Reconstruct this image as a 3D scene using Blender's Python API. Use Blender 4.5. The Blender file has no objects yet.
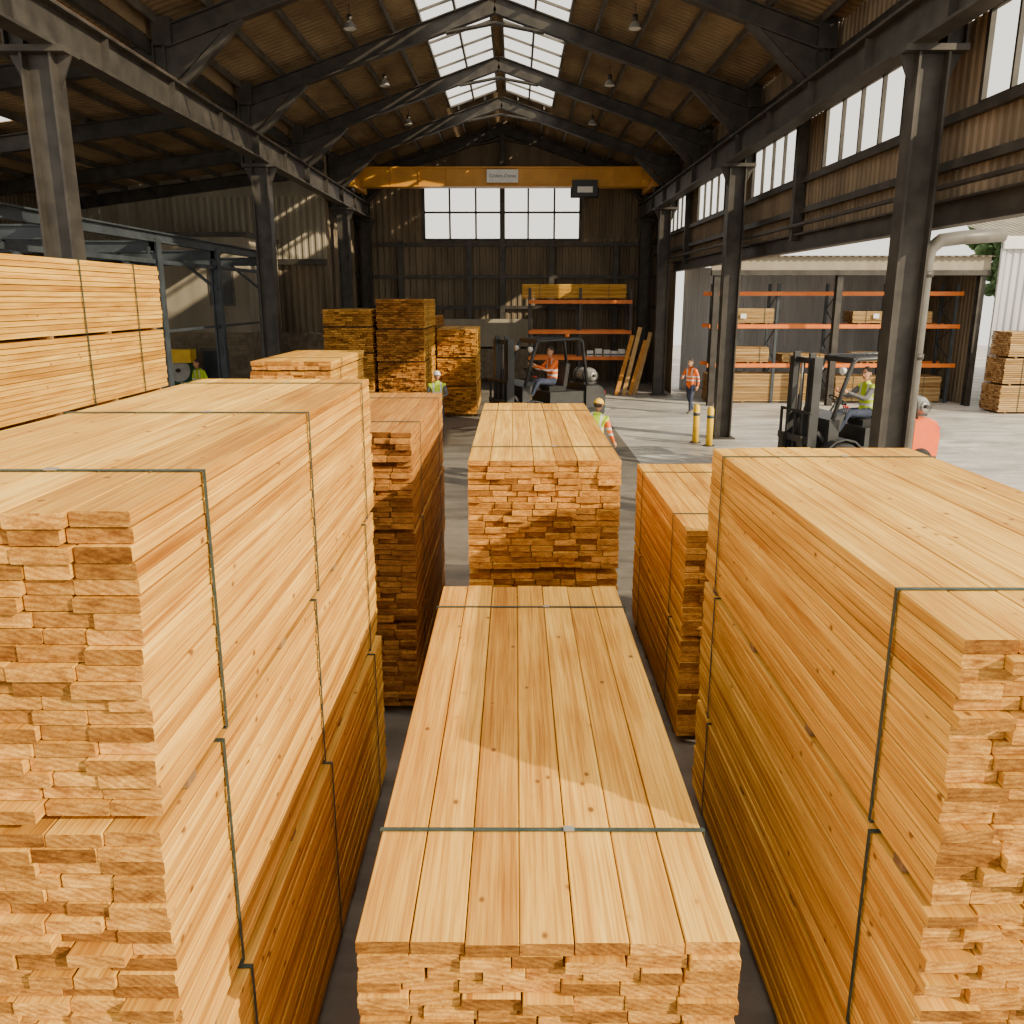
import bpy, bmesh, math, random
from mathutils import Vector, Matrix, Quaternion
random.seed(7)
D = bpy.data; C = bpy.context
COL = C.scene.collection
H = 3.7

# ------------------------------------------------------------------ nodes
def newmat(name):
    m = D.materials.new(name); m.use_nodes = True
    nt = m.node_tree; nt.nodes.clear()
    out = nt.nodes.new('ShaderNodeOutputMaterial')
    b = nt.nodes.new('ShaderNodeBsdfPrincipled')
    nt.links.new(b.outputs[0], out.inputs[0])
    return m, nt, b
def N(nt, t, **kw):
    n = nt.nodes.new(t)
    for k, v in kw.items(): setattr(n, k, v)
    return n
def L(nt, a, b): nt.links.new(a, b)
def ramp(nt, fac, stops):
    r = N(nt, 'ShaderNodeValToRGB'); cr = r.color_ramp
    while len(cr.elements) < len(stops): cr.elements.new(0.5)
    for e, (p, c) in zip(cr.elements, stops):
        e.position = p; e.color = (c[0], c[1], c[2], 1) if not isinstance(c, (int, float)) else (c, c, c, 1)
    L(nt, fac, r.inputs[0]); return r.outputs[0]
def mix(nt, mode, fac, a, b):
    m = N(nt, 'ShaderNodeMix', data_type='RGBA', blend_type=mode)
    for s, v in ((m.inputs[0], fac), (m.inputs[6], a), (m.inputs[7], b)):
        if hasattr(v, 'links') or isinstance(v, bpy.types.NodeSocket): L(nt, v, s)
        elif isinstance(v, (int, float)): s.default_value = v
        else: s.default_value = (*v, 1)
    return m.outputs[2]
def math_(nt, op, a, b=None):
    m = N(nt, 'ShaderNodeMath', operation=op)
    for i, v in enumerate((a, b)):
        if v is None: continue
        if isinstance(v, (int, float)): m.inputs[i].default_value = v
        else: L(nt, v, m.inputs[i])
    return m.outputs[0]
def mapping(nt, vec, scale, loc=(0, 0, 0)):
    m = N(nt, 'ShaderNodeMapping'); m.inputs['Scale'].default_value = scale; m.inputs['Location'].default_value = loc
    L(nt, vec, m.inputs[0]); return m.outputs[0]
def noise(nt, vec, scale=1, detail=4, rough=.55, dist=0):
    n = N(nt, 'ShaderNodeTexNoise'); n.inputs['Scale'].default_value = scale
    n.inputs['Detail'].default_value = detail; n.inputs['Roughness'].default_value = rough
    n.inputs['Distortion'].default_value = dist
    L(nt, vec, n.inputs['Vector']); return n.outputs[0]
def bump(nt, b, h, s=.3, d=.01):
    n = N(nt, 'ShaderNodeBump'); n.inputs['Strength'].default_value = s; n.inputs['Distance'].default_value = d
    L(nt, h, n.inputs['Height']); L(nt, n.outputs[0], b.inputs['Normal'])

def wood_side(name, light, mid, dark, knot=(.16, .055, .012)):
    m, nt, b = newmat(name)
    tc = N(nt, 'ShaderNodeTexCoord').outputs['Object']
    at = N(nt, 'ShaderNodeAttribute', attribute_name='bv')
    sc = N(nt, 'ShaderNodeVectorMath', operation='SCALE'); L(nt, at.outputs['Vector'], sc.inputs[0]); sc.inputs[3].default_value = 23
    ad = N(nt, 'ShaderNodeVectorMath', operation='ADD'); L(nt, tc, ad.inputs[0]); L(nt, sc.outputs[0], ad.inputs[1])
    v = ad.outputs[0]
    g1 = noise(nt, mapping(nt, v, (16, .55, 16)), 1, 5, .6, .6)
    g2 = noise(nt, mapping(nt, v, (95, 1.6, 95)), 1, 4, .62, .2)
    bl = noise(nt, mapping(nt, v, (2.2, 1.3, 2.2)), 1, 2)
    st = noise(nt, mapping(nt, v, (34, .5, 34), (5, 3, 2)), 1, 3, .5, .3)
    col = ramp(nt, g1, [(.3, dark), (.48, mid), (.68, light)])
    col = mix(nt, 'MULTIPLY', .75, col, ramp(nt, g2, [(.36, (.62, .48, .28)), (.6, (1.08, 1.07, 1.02))]))
    col = mix(nt, 'MULTIPLY', .55, col, ramp(nt, bl, [(.35, (.75, .62, .45)), (.6, (1.05, 1.05, 1.05))]))
    col = mix(nt, 'MULTIPLY', .8, col, ramp(nt, st, [(.64, (1, 1, 1)), (.73, (.58, .38, .2))]))
    sep = N(nt, 'ShaderNodeSeparateColor'); L(nt, at.outputs['Color'], sep.inputs[0])
    col = mix(nt, 'MULTIPLY', 1, col, ramp(nt, sep.outputs[0], [(0, (.7, .6, .47)), (.35, (.91, .87, .8)), (1, (1.1, 1.12, 1.15))]))
    vo = N(nt, 'ShaderNodeTexVoronoi'); vo.inputs['Scale'].default_value = 1
    L(nt, mapping(nt, v, (9, 6, 9)), vo.inputs['Vector'])
    sv = N(nt, 'ShaderNodeSeparateColor'); L(nt, vo.outputs['Color'], sv.inputs[0])
    gate = math_(nt, 'GREATER_THAN', sv.outputs[0], .3)
    halo = math_(nt, 'MULTIPLY', ramp(nt, vo.outputs['Distance'], [(.08, 1), (.26, 0)]), gate)
    kf = math_(nt, 'MULTIPLY', ramp(nt, vo.outputs['Distance'], [(.07, 1), (.13, 0)]), gate)
    col = mix(nt, 'MIX', math_(nt, 'MULTIPLY', halo, .5), col, dark)
    col = mix(nt, 'MIX', math_(nt, 'MULTIPLY', kf, .85), col, knot)
    L(nt, col, b.inputs['Base Color']); b.inputs['Roughness'].default_value = .65
    b.inputs['Specular IOR Level'].default_value = .2
    bump(nt, b, g2, .25, .004)
    return m
def wood_end(name, a, bcol, c):
    m, nt, b = newmat(name)
    tc = N(nt, 'ShaderNodeTexCoord').outputs['Object']
    at = N(nt, 'ShaderNodeAttribute', attribute_name='bv')
    sc = N(nt, 'ShaderNodeVectorMath', operation='SCALE'); L(nt, at.outputs['Vector'], sc.inputs[0]); sc.inputs[3].default_value = 17
    ad = N(nt, 'ShaderNodeVectorMath', operation='ADD'); L(nt, tc, ad.inputs[0]); L(nt, sc.outputs[0], ad.inputs[1])
    v = ad.outputs[0]
    # growth rings around a pith placed at random under each board
    sub = N(nt, 'ShaderNodeVectorMath', operation='MULTIPLY_ADD')
    L(nt, at.outputs['Vector'], sub.inputs[0]); sub.inputs[1].default_value = (1.3, 0, .9); L(nt, tc, sub.inputs[2])
    w = N(nt, 'ShaderNodeTexWave', wave_type='RINGS', rings_direction='Y'); w.inputs['Scale'].default_value = 17
    w.inputs['Distortion'].default_value = 2.5; w.inputs['Detail'].default_value = 2; w.inputs['Detail Scale'].default_value = 1.5
    L(nt, sub.outputs[0], w.inputs['Vector'])
    n1 = noise(nt, mapping(nt, v, (14, 14, 30)), 1, 5, .65)
    n2 = noise(nt, mapping(nt, v, (90, 90, 200)), 1, 3, .6)
    col = ramp(nt, n1, [(.3, c), (.5, bcol), (.7, a)])
    col = mix(nt, 'MULTIPLY', .4, col, ramp(nt, w.outputs[1], [(.2, (.5, .38, .28)), (.7, (1.05, 1.05, 1.0))]))
    col = mix(nt, 'MULTIPLY', .5, col, ramp(nt, n2, [(.35, (.5, .4, .28)), (.6, (1.1, 1.1, 1.1))]))
    sep = N(nt, 'ShaderNodeSeparateColor'); L(nt, at.outputs['Color'], sep.inputs[0])
    col = mix(nt, 'MULTIPLY', 1, col, ramp(nt, sep.outputs[1], [(0, (.42, .33, .25)), (.4, (.84, .78, .7)), (1, (1.3, 1.3, 1.25))]))
    L(nt, col, b.inputs['Base Color']); b.inputs['Roughness'].default_value = .85
    b.inputs['Specular IOR Level'].default_value = .15
    bump(nt, b, n2, .4, .004)
    return m
def noisy(name, a, bb, scale=3, rough=.6, metal=0, sc3=(1, 1, 1), detail=5, bmp=0, lo=.35, hi=.65):
    m, nt, b = newmat(name)
    tc = N(nt, 'ShaderNodeTexCoord').outputs['Object']
    n = noise(nt, mapping(nt, tc, sc3), scale, detail)
    L(nt, ramp(nt, n, [(lo, a), (hi, bb)]), b.inputs['Base Color'])
    b.inputs['Roughness'].default_value = rough; b.inputs['Metallic'].default_value = metal
    if bmp: bump(nt, b, n, bmp, .01)
    return m

M = {}
M['wood'] = wood_side('pine_board', (.86, .55, .12), (.78, .455, .08), (.58, .28, .038))
M['end'] = wood_end('pine_end_grain', (.70, .40, .10), (.52, .26, .052), (.27, .11, .022))
M['wood_r'] = wood_side('pine_board_red', (.62, .33, .075), (.50, .24, .048), (.36, .145, .03))
M['end_r'] = wood_end('pine_end_grain_red', (.52, .265, .065), (.38, .17, .038), (.19, .075, .017))
M['wood_g'] = wood_side('weathered_board', (.6, .44, .22), (.5, .35, .17), (.36, .23, .11))
M['end_g'] = wood_end('weathered_end', (.5, .34, .16), (.4, .25, .12), (.22, .12, .05))
M['strap'] = noisy('strap_green', (.02, .038, .03), (.045, .068, .055), 30, .5)
M['bearer'] = noisy('bearer_wood', (.16, .085, .03), (.3, .17, .06), 8, .9)
M['steel'] = noisy('painted_steel_dark', (.032, .028, .024), (.068, .06, .05), 2.5, .5, .3)
M['steel_l'] = noisy('painted_steel_grey', (.085, .075, .062), (.15, .135, .115), 2.5, .5, .3)
M['steel_b'] = noisy('steel_bluegrey', (.03, .038, .046), (.055, .068, .08), 3, .55, .2)
M['rust'] = noisy('primer_orange_rail', (.2, .09, .04), (.3, .14, .07), 4, .6)
M['roof'] = noisy('fibre_cement_roof', (.14, .09, .045), (.26, .18, .095), 1.2, .85, 0, (1, .4, 1))
M['clad'] = noisy('cladding_brown', (.11, .083, .052), (.21, .162, .105), .8, .7, .1, (2, 2, .35))
M['clad_w'] = noisy('cladding_warm', (.14, .10, .06), (.23, .17, .105), .8, .7, .1, (2, 2, .35))
M['clad_l'] = noisy('cladding_light', (.24, .21, .155), (.34, .30, .225), .8, .7, 0, (2, 2, .3))
M['clad_wh'] = noisy('cladding_pale', (.46, .48, .5), (.6, .62, .65), .8, .6, 0, (2, 2, .3))
M['block'] = noisy('blockwork', (.16, .125, .085), (.27, .215, .15), 4, .9)
M['yellow'] = noisy('crane_yellow', (.55, .25, .02), (.66, .31, .03), 2, .5)
M['bollard'] = noisy('bollard_yellow', (.75, .45, .01), (.85, .55, .02), 4, .5)
M['orange'] = noisy('rack_orange', (.7, .16, .01), (.8, .21, .02), 4, .5)
M['fl_orange'] = noisy('forklift_orange', (.75, .10, .008), (.85, .14, .012), 3, .35)
M['fl_dark'] = noisy('forklift_charcoal', (.016, .017, .018), (.032, .033, .035), 3, .4)
M['rubber'] = noisy('rubber', (.012, .012, .012), (.03, .03, .03), 10, .85)
M['tank'] = noisy('tank_grey', (.28, .28, .265), (.38, .38, .36), 4, .4, .3)
M['white'] = noisy('white_paint', (.75, .75, .72), (.85, .85, .82), 4, .5)
M['ink'] = noisy('ink', (.03, .05, .06), (.04, .06, .08), 4, .5)
M['pipe'] = noisy('pipe_grey', (.10, .095, .083), (.155, .145, .125), 3, .45)
M['skin'] = noisy('skin', (.5, .25, .14), (.58, .31, .18), 8, .55)
M['hair'] = noisy('hair', (.03, .02, .012), (.07, .045, .03), 30, .7)
M['eye'] = noisy('eye_dark', (.02, .015, .01), (.03, .02, .02), 10, .2)
M['navy'] = noisy('work_trousers', (.02, .03, .06), (.04, .05, .09), 9, .85)
M['grey_cloth'] = noisy('grey_cloth', (.1, .1, .1), (.16, .16, .16), 9, .85)
M['blue_cloth'] = noisy('blue_shirt', (.05, .08, .16), (.08, .12, .22), 9, .85)
M['boot'] = noisy('boot', (.04, .025, .015), (.08, .05, .03), 9, .7)
M['leaf'] = noisy('foliage', (.03, .07, .02), (.1, .18, .05), 6, .8)
M['green_bin'] = noisy('green_paint', (.02, .10, .05), (.03, .15, .07), 5, .5)
M['red'] = noisy('red_paint', (.5, .04, .03), (.6, .06, .04), 5, .5)
def glassm():
    m, nt, b = newmat('lamp_lens'); b.inputs['Base Color'].default_value = (.8, .8, .75, 1); b.inputs['Roughness'].default_value = .2; return m
M['lens'] = glassm()
def vestm(name, colr, zo, shade=.8):
    m, nt, b = newmat(name)
    tc = N(nt, 'ShaderNodeTexCoord').outputs['Object']
    s = N(nt, 'ShaderNodeSeparateXYZ'); L(nt, tc, s.inputs[0])
    def band(sock, c, w):
        return math_(nt, 'LESS_THAN', math_(nt, 'ABSOLUTE', math_(nt, 'SUBTRACT', sock, c)), w)
    ax = math_(nt, 'ABSOLUTE', s.outputs[0])
    f = math_(nt, 'MAXIMUM', band(s.outputs[2], 1.10 + zo, .025), band(s.outputs[2], 1.22 + zo, .022))
    f = math_(nt, 'MAXIMUM', f, math_(nt, 'MULTIPLY', band(ax, .10, .022), math_(nt, 'GREATER_THAN', s.outputs[2], 1.22 + zo)))
    n = noise(nt, tc, 14, 3)
    c = mix(nt, 'MULTIPLY', .5, colr, ramp(nt, n, [(.35, (.6, .6, .6)), (.6, (1, 1, 1))]))
    L(nt, mix(nt, 'MIX', f, c, (.7, .7, .68)), b.inputs['Base Color'])
    b.inputs['Roughness'].default_value = .6
    return m
M['vest_y'] = vestm('hi_vis_yellow', (.62, .85, .02), 0)
M['vest_o'] = vestm('hi_vis_orange', (.95, .18, .01), 0)
M['vest_ys'] = vestm('hi_vis_yellow_seated', (.62, .85, .02), -.02)
M['vest_os'] = vestm('hi_vis_orange_seated', (.95, .18, .01), -.02)
def floorm(name, a, bb, cc):
    m, nt, b = newmat(name)
    tc = N(nt, 'ShaderNodeTexCoord').outputs['Object']
    n1 = noise(nt, tc, .35, 6, .6, .4); n2 = noise(nt, tc, 5, 5, .7); n3 = noise(nt, mapping(nt, tc, (.6, 3, 1)), 1, 4)
    n4 = noise(nt, mapping(nt, tc, (.25, .9, 1)), 1, 5, .65, 1.0)
    col = ramp(nt, n1, [(.3, a), (.5, bb), (.7, cc)])
    col = mix(nt, 'MULTIPLY', .5, col, ramp(nt, n2, [(.35, (.6, .6, .6)), (.65, (1.1, 1.1, 1.1))]))
    col = mix(nt, 'MULTIPLY', .5, col, ramp(nt, n3, [(.4, (.6, .58, .55)), (.6, (1.05, 1.05, 1.05))]))
    col = mix(nt, 'MULTIPLY', .6, col, ramp(nt, n4, [(.4, (.5, .5, .52)), (.52, (1, 1, 1))]))
    L(nt, col, b.inputs['Base Color'])
    L(nt, ramp(nt, n1, [(.35, .4), (.65, .75)]), b.inputs['Roughness'])
    bump(nt, b, n2, .15, .01)
    return m
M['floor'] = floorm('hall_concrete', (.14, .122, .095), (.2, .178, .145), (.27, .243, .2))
M['yard_sunlit'] = floorm('yard_and_sunlit_concrete', (.42, .40, .365), (.56, .535, .485), (.68, .65, .59))  # yard concrete; indoors its pale colour paints in the sunlit hall floor

# ------------------------------------------------------------------ mesh builder
class MB:
    def __init__(s): s.v = []; s.f = []; s.m = []; s.c = []; s.mats = []; s.sm = []; s.cur = (0.5, .5, .5)
    def mi(s, k):
        if k not in s.mats: s.mats.append(k)
        return s.mats.index(k)
    def add(s, vs, fs, mat, smooth=False):
        o = len(s.v); s.v += [tuple(v) for v in vs]; s.c += [s.cur] * len(vs)
        mi = s.mi(mat)
        for f in fs:
            s.f.append(tuple(o + i for i in f)); s.m.append(mi); s.sm.append(smooth)
    def box(s, c, d, mat, rot=None):
        hx, hy, hz = d[0] / 2, d[1] / 2, d[2] / 2
        vs = [Vector((x, y, z)) for x in (-hx, hx) for y in (-hy, hy) for z in (-hz, hz)]
        if rot is not None: vs = [rot @ v for v in vs]
        c = Vector(c); vs = [v + c for v in vs]
        s.add(vs, [(0, 1, 3, 2), (4, 6, 7, 5), (0, 4, 5, 1), (2, 3, 7, 6), (0, 2, 6, 4), (1, 5, 7, 3)], mat)
    def bx(s, x0, x1, y0, y1, z0, z1, mat):
        s.box(((x0 + x1) / 2, (y0 + y1) / 2, (z0 + z1) / 2), (abs(x1 - x0), abs(y1 - y0), abs(z1 - z0)), mat)
    def beam(s, p0, p1, w, h, mat, up=(0, 0, 1), off=(0, 0)):
        p0 = Vector(p0); p1 = Vector(p1); d = (p1 - p0); ln = d.length; d.normalize()
        up = Vector(up); r = d.cross(up).normalized(); u = r.cross(d).normalized()
        a = p0 + r * off[0] + u * off[1]; b = a + d * ln
        vs = [q + r * i * w / 2 + u * j * h / 2 for q in (a, b) for i, j in ((-1, -1), (1, -1), (1, 1), (-1, 1))]
        s.add(vs, [(3, 2, 1, 0), (4, 5, 6, 7), (0, 1, 5, 4), (1, 2, 6, 5), (2, 3, 7, 6), (3, 0, 4, 7)], mat)
    def ibeam(s, p0, p1, w, h, mat, up=(0, 0, 1), t=.03):
        s.beam(p0, p1, w, t, mat, up, (0, h / 2 - t / 2)); s.beam(p0, p1, w, t, mat, up, (0, -h / 2 + t / 2))
        s.beam(p0, p1, t * .8, h - 2 * t, mat, up)
    def tube(s, pts, rad, mat, n=12, cap=True, smooth=True, sq=(1, 1)):
        pts = [Vector(p) for p in pts]
        if isinstance(rad, (int, float)): rad = [rad] * len(pts)
        vs = []; ref = None
        for i, p in enumerate(pts):
            d = (pts[min(i + 1, len(pts) - 1)] - pts[max(i - 1, 0)]).normalized()
            if ref is None:
                ref = Vector((0, 0, 1)) if abs(d.z) < .9 else Vector((1, 0, 0))
            r = d.cross(ref).normalized(); u = r.cross(d).normalized(); ref = u
            for k in range(n):
                a = 2 * math.pi * k / n
                vs.append(p + (r * math.cos(a) * sq[0] + u * math.sin(a) * sq[1]) * rad[i])
        fs = []
        for i in range(len(pts) - 1):
            for k in range(n):
                k2 = (k + 1) % n
                fs.append((i * n + k, (i + 1) * n + k, (i + 1) * n + k2, i * n + k2))
        s.add(vs, fs, mat, smooth)
        if cap:
            o = len(s.v) - len(vs)
            mi = s.mi(mat)
            s.f.append(tuple(o + k for k in range(n))); s.m.append(mi); s.sm.append(False)
            s.f.append(tuple(o + (len(pts) - 1) * n + k for k in reversed(range(n)))); s.m.append(mi); s.sm.append(False)
    def ell(s, c, r, mat, nu=16, nv=10, zmin=-1, zmax=1, rot=None, fn=None):
        c = Vector(c); vs = []; fs = []
        a0 = math.asin(zmin); a1 = math.asin(zmax)
        for j in range(nv + 1):
            t = a0 + (a1 - a0) * j / nv
            for i in range(nu):
                a = 2 * math.pi * i / nu
                p = Vector((math.cos(a) * math.cos(t) * r[0], math.sin(a) * math.cos(t) * r[1], math.sin(t) * r[2]))
                if fn: p = fn(p)
                if rot is not None: p = rot @ p
                vs.append(c + p)
        for j in range(nv):
            for i in range(nu):
                i2 = (i + 1) % nu
                fs.append((j * nu + i, j * nu + i2, (j + 1) * nu + i2, (j + 1) * nu + i))
        s.add(vs, fs, mat, True)
    def corr(s, P, U, V, lu, lv, nrm, mat, pitch=.2, h=.035):
        P = Vector(P); U = Vector(U).normalized(); V = Vector(V).normalized(); nrm = Vector(nrm).normalized()
        prof = [(0, 0), (.35, 0), (.5, 1), (.85, 1)]
        us = []; k = 0
        while k * pitch < lu:
            for a, b in prof:
                u = (k + a) * pitch
                if u <= lu: us.append((u, b * h))
            k += 1
        us.append((lu, 0))
        vs = []
        for u, o in us:
            vs.append(P + U * u + nrm * o); vs.append(P + U * u + V * lv + nrm * o)
        fs = [(2 * i, 2 * i + 2, 2 * i + 3, 2 * i + 1) for i in range(len(us) - 1)]
        s.add(vs, fs, mat)
    def obj(s, name, origin=(0, 0, 0), parent=None, rotz=0, scale=1, local=False):
        me = D.meshes.new(name)
        o = Vector((0, 0, 0)) if local else Vector(origin)
        me.from_pydata([tuple(Vector(v) - o) for v in s.v], [], s.f)
        for k in s.mats: me.materials.append(M[k])
        me.polygons.foreach_set('material_index', s.m)
        me.polygons.foreach_set('use_smooth', s.sm)
        ca = me.color_attributes.new('bv', 'FLOAT_COLOR', 'POINT')
        fl = []
        for c in s.c: fl += [c[0], c[1], c[2], 1]
        ca.data.foreach_set('color', fl)
        me.update()
        ob = D.objects.new(name, me); COL.objects.link(ob)
        ob.location = origin; ob.rotation_euler = (0, 0, rotz); ob.scale = (scale,) * 3
        if parent: ob.parent = parent; 
        return ob
def empty(name, loc, rotz=0, scale=1):
    e = D.objects.new(name, None); COL.objects.link(e); e.location = loc; e.rotation_euler = (0, 0, rotz); e.scale = (scale,) * 3
    e.empty_display_size = .2
    return e

# ------------------------------------------------------------------ lumber
def board(mb, x0, x1, y0, y1, z0, z1, sm, em, ch=.0025, dx0=0, dx1=0):
    mb.cur = (random.random(), random.random(), random.random())
    if ch:
        pr = [(x0 + ch, z0), (x1 - ch, z0), (x1, z0 + ch), (x1, z1 - ch), (x1 - ch, z1), (x0 + ch, z1), (x0, z1 - ch), (x0, z0 + ch)]
    else: pr = [(x0, z0), (x1, z0), (x1, z1), (x0, z1)]
    n = len(pr)
    vs = [(x + dx0, y0, z) for x, z in pr] + [(x + dx1, y1, z) for x, z in pr]
    mb.add(vs, [(i, (i + 1) % n, n + (i + 1) % n, n + i) for i in range(n)], sm)
    mb.add(vs, [tuple(reversed(range(n))), tuple(range(n, 2 * n))], em)
def pack(mb, x0, x1, y0, y1, z0, z1, straps=(), t=.049, bw=.171, sm='wood', em='end', ch=.0035, jit=.018, bearer=.04, uniform=False, strapt=.003, gap=.0035, sj=.003):
    nl = max(1, round((z1 - z0) / t)); t = (z1 - z0) / nl
    nb = max(1, round((x1 - x0) / bw))
    for l in range(nl):
        top = l == nl - 1
        if top or uniform: ws = [1] * nb
        else:
            ws = [random.choice((.75, 1, 1, 1.2)) for _ in range(nb)]
        tot = sum(ws); x = x0
        lj = random.uniform(-sj, sj)
        for w in ws:
            wd = w / tot * (x1 - x0)
            g = .0045 if top else random.choice((.003, .004, .009))
            e0 = random.uniform(-jit, jit) - (random.random() < .12) * jit * 1.5
            if top: e0 *= .4
            j = random.uniform(-.0015, .0015)
            board(mb, x + g / 2 + lj, x + wd - g / 2 + lj, y0 + e0, y1 + random.uniform(-jit, jit),
                  z0 + l * t + .0005, z0 + (l + 1) * t - gap + random.uniform(-.002, .001), sm, em, ch, j, random.uniform(-.0015, .0015))
            x += wd
    mb.cur = (.5, .5, .5)
    if bearer:
        n = 4
        for i in range(n):
            y = y0 + .25 + (y1 - y0 - .5) * i / (n - 1)
            mb.bx(x0 + .012, x1 - .012, y - .035, y + .035, z0 - bearer, z0, 'bearer')
    for y in straps:
        w = .02; e = sj + .003 + strapt
        mb.bx(x0 - e, x1 + e, y - w / 2, y + w / 2, z1 - .001, z1 + strapt, 'strap')
        mb.bx(x0 - e, x1 + e, y - w / 2, y + w / 2, z0 - strapt, z0, 'strap')
        for xx in (x0 - e, x1 + e - strapt):
            mb.bx(xx, xx + strapt, y - w / 2, y + w / 2, z0, z1, 'strap')
        mb.bx((x0 + x1) / 2 + .1 - .02, (x0 + x1) / 2 + .1 + .02, y - w * .7, y + w * .7, z1 + strapt, z1 + strapt * 2.5, 'tank')
def stack(name, x0, x1, y0, y1, zs, straps, jy=.02, **kw):
    """zs: list of (z0,z1) packs bottom to top"""
    mb = MB()
    for i, (a, b) in enumerate(zs):
        top = i == len(zs) - 1
        dy = 0 if top else random.uniform(-jy, jy); dx = 0 if top else random.uniform(-.016, .016)
        pack(mb, x0 + dx, x1 + dx, y0 + dy, y1 + dy, a, b, [s + (0 if top else random.uniform(-.04, .04)) for s in straps], bearer=(a - zs[i - 1][1] if i else a), **kw)
    o = ((x0 + x1) / 2, (y0 + y1) / 2, 0)
    return mb.obj(name, o)

stack('lumber_stack', -.497, .705, 2.235, 5.6, [(.08, .84), (.88, 1.76)], (2.81, 5.19))
stack('lumber_stack', -2.22, -1.03, 2.2, 6.05, [(.08, 1.21), (1.25, 2.18), (2.222, 3.15)], (2.74, 4.2, 5.7), jy=.03)
stack('lumber_stack', 1.36, 2.72, 2.4, 5.8, [(.08, .80), (.84, 1.725), (1.767, 2.70)], (2.86, 5.45), jit=.024, jy=.03)
stack('lumber_stack', -.37, .83, 6.5, 10.2, [(.08, .66), (.70, 1.55), (1.60, 2.484)], (7.1, 9.5), sm='wood', em='end', jit=.03, jy=.03, gap=.006)
stack('lumber_stack', -2.1, -.87, 7.1, 10.2, [(.08, .88), (.92, 1.72), (1.76, 2.61)], (7.7, 9.6), sm='wood_r', em='end_r', jit=.03, gap=.006)
stack('lumber_stack', 1.37, 2.7, 6.55, 9.4, [(.08, .96), (1.0, 1.9)], (7.1, 8.9), jit=.02, gap=.005)
stack('lumber_stack', -6.1, -4.9, 7.6, 12.1, [(.1, .8), (.85, 1.55), (1.6, 2.36), (2.5, 3.28), (3.31, 4.12)], (9.9, 11.3), ch=0, t=.056, strapt=.006, gap=.006, sj=.008)
# background stacks
stack('lumber_stack', -3.62, -2.52, 11.8, 14.4, [(.1, 1.3), (1.35, 2.72), (2.74, 2.86)], (12.5,), ch=0, jit=.03)
kw = dict(ch=0, jit=.05, t=.06, gap=.009, sj=.012, strapt=.006, jy=.05)
stack('lumber_stack', -5.3, -3.95, 24.0, 27.2, [(.1, 1.1), (1.15, 2.2), (2.25, 2.9), (2.96, 3.40)], (24.8,), sm='wood', em='end', **kw)
stack('lumber_stack', -3.82, -2.5, 24.0, 27.4, [(.1, 1.0), (1.05, 1.95), (2.0, 2.85), (2.9, 3.68)], (24.9,), sm='wood', em='end_r', **kw)
stack('lumber_stack', -3.4, -2.58, 28.3, 31.5, [(.1, 1.1), (1.15, 2.2), (2.25, 3.12)], (29,), sm='wood_r', em='end_r', **kw)
stack('lumber_stack', -2.45, -1.22, 27.2, 30.6, [(.1, .95), (1.0, 1.85), (1.9, 2.76)], (28,), sm='wood', em='end', **kw)

# ------------------------------------------------------------------ shell
SUNLIT_X = 2.9
mb = MB(); mb.add([(-17.2, -6, 0), (SUNLIT_X, -6, 0), (SUNLIT_X, 39.2, 0), (-17.2, 39.2, 0)], [(0, 1, 2, 3)], 'floor'); mb.obj('floor')
mb = MB(); mb.add([(SUNLIT_X, -6, 0), (60, -6, 0), (60, 70, 0), (SUNLIT_X, 70, 0)], [(0, 1, 2, 3)], 'yard_sunlit'); mb.obj('yard_and_sunlit_floor')  # yard plus a strip inside the hall, coloured lighter to paint in sunlight
RX, RZ = -.5, 11.0; EL, ER = -7.0, 6.2; SL = 2.15 / 6.5
YB = 39.0
def rz(x): return RZ - abs(x - RX) * SL
def roofpanel(mb, xa, xb, y0, y1):
    a = Vector((xa, y0, rz(xa))); b = Vector((xb, y0, rz(xb)))
    mb.corr(a, (0, 1, 0), b - a, y1 - y0, (b - a).length, (0, 0, 1), 'roof', .22, .05)
mb = MB()
Y0 = 13.5
for sgn, e in ((-1, EL), (1, ER)):
    roofpanel(mb, RX + sgn * 1.85, e, Y0, YB)
    roofpanel(mb, RX, RX + sgn * .15, Y0, YB)
    roofpanel(mb, RX + sgn * .15, RX + sgn * 1.85, 33.4, YB)
# aisle roof
AX0, AZ0, AX1, AZ1 = -7.0, 8.6, -17.0, 7.3
def az(x): return AZ0 + (x - AX0) / (AX1 - AX0) * (AZ1 - AZ0)
def aislep(xa, xb, y0, y1):
    a = Vector((xa, y0, az(xa))); b = Vector((xb, y0, az(xb)))
    mb.corr(a, (0, 1, 0), b - a, y1 - y0, (b - a).length, (0, 0, 1), 'roof', .22, .05)
aislep(AX0, -12.2, 9.5, 33); aislep(-13.6, AX1, 9.5, 33); aislep(-12.2, -13.6, 9.5, 19); aislep(-12.2, -13.6, 22.5, 33)
# strip closing the step between main eaves and aisle roof
mb.add([(EL, 13.5, rz(EL) + .05), (EL, YB, rz(EL) + .05), (EL, YB, 8.55), (EL, 13.5, 8.55)], [(0, 1, 2, 3)], 'roof')
mb.obj('ceiling')
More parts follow.
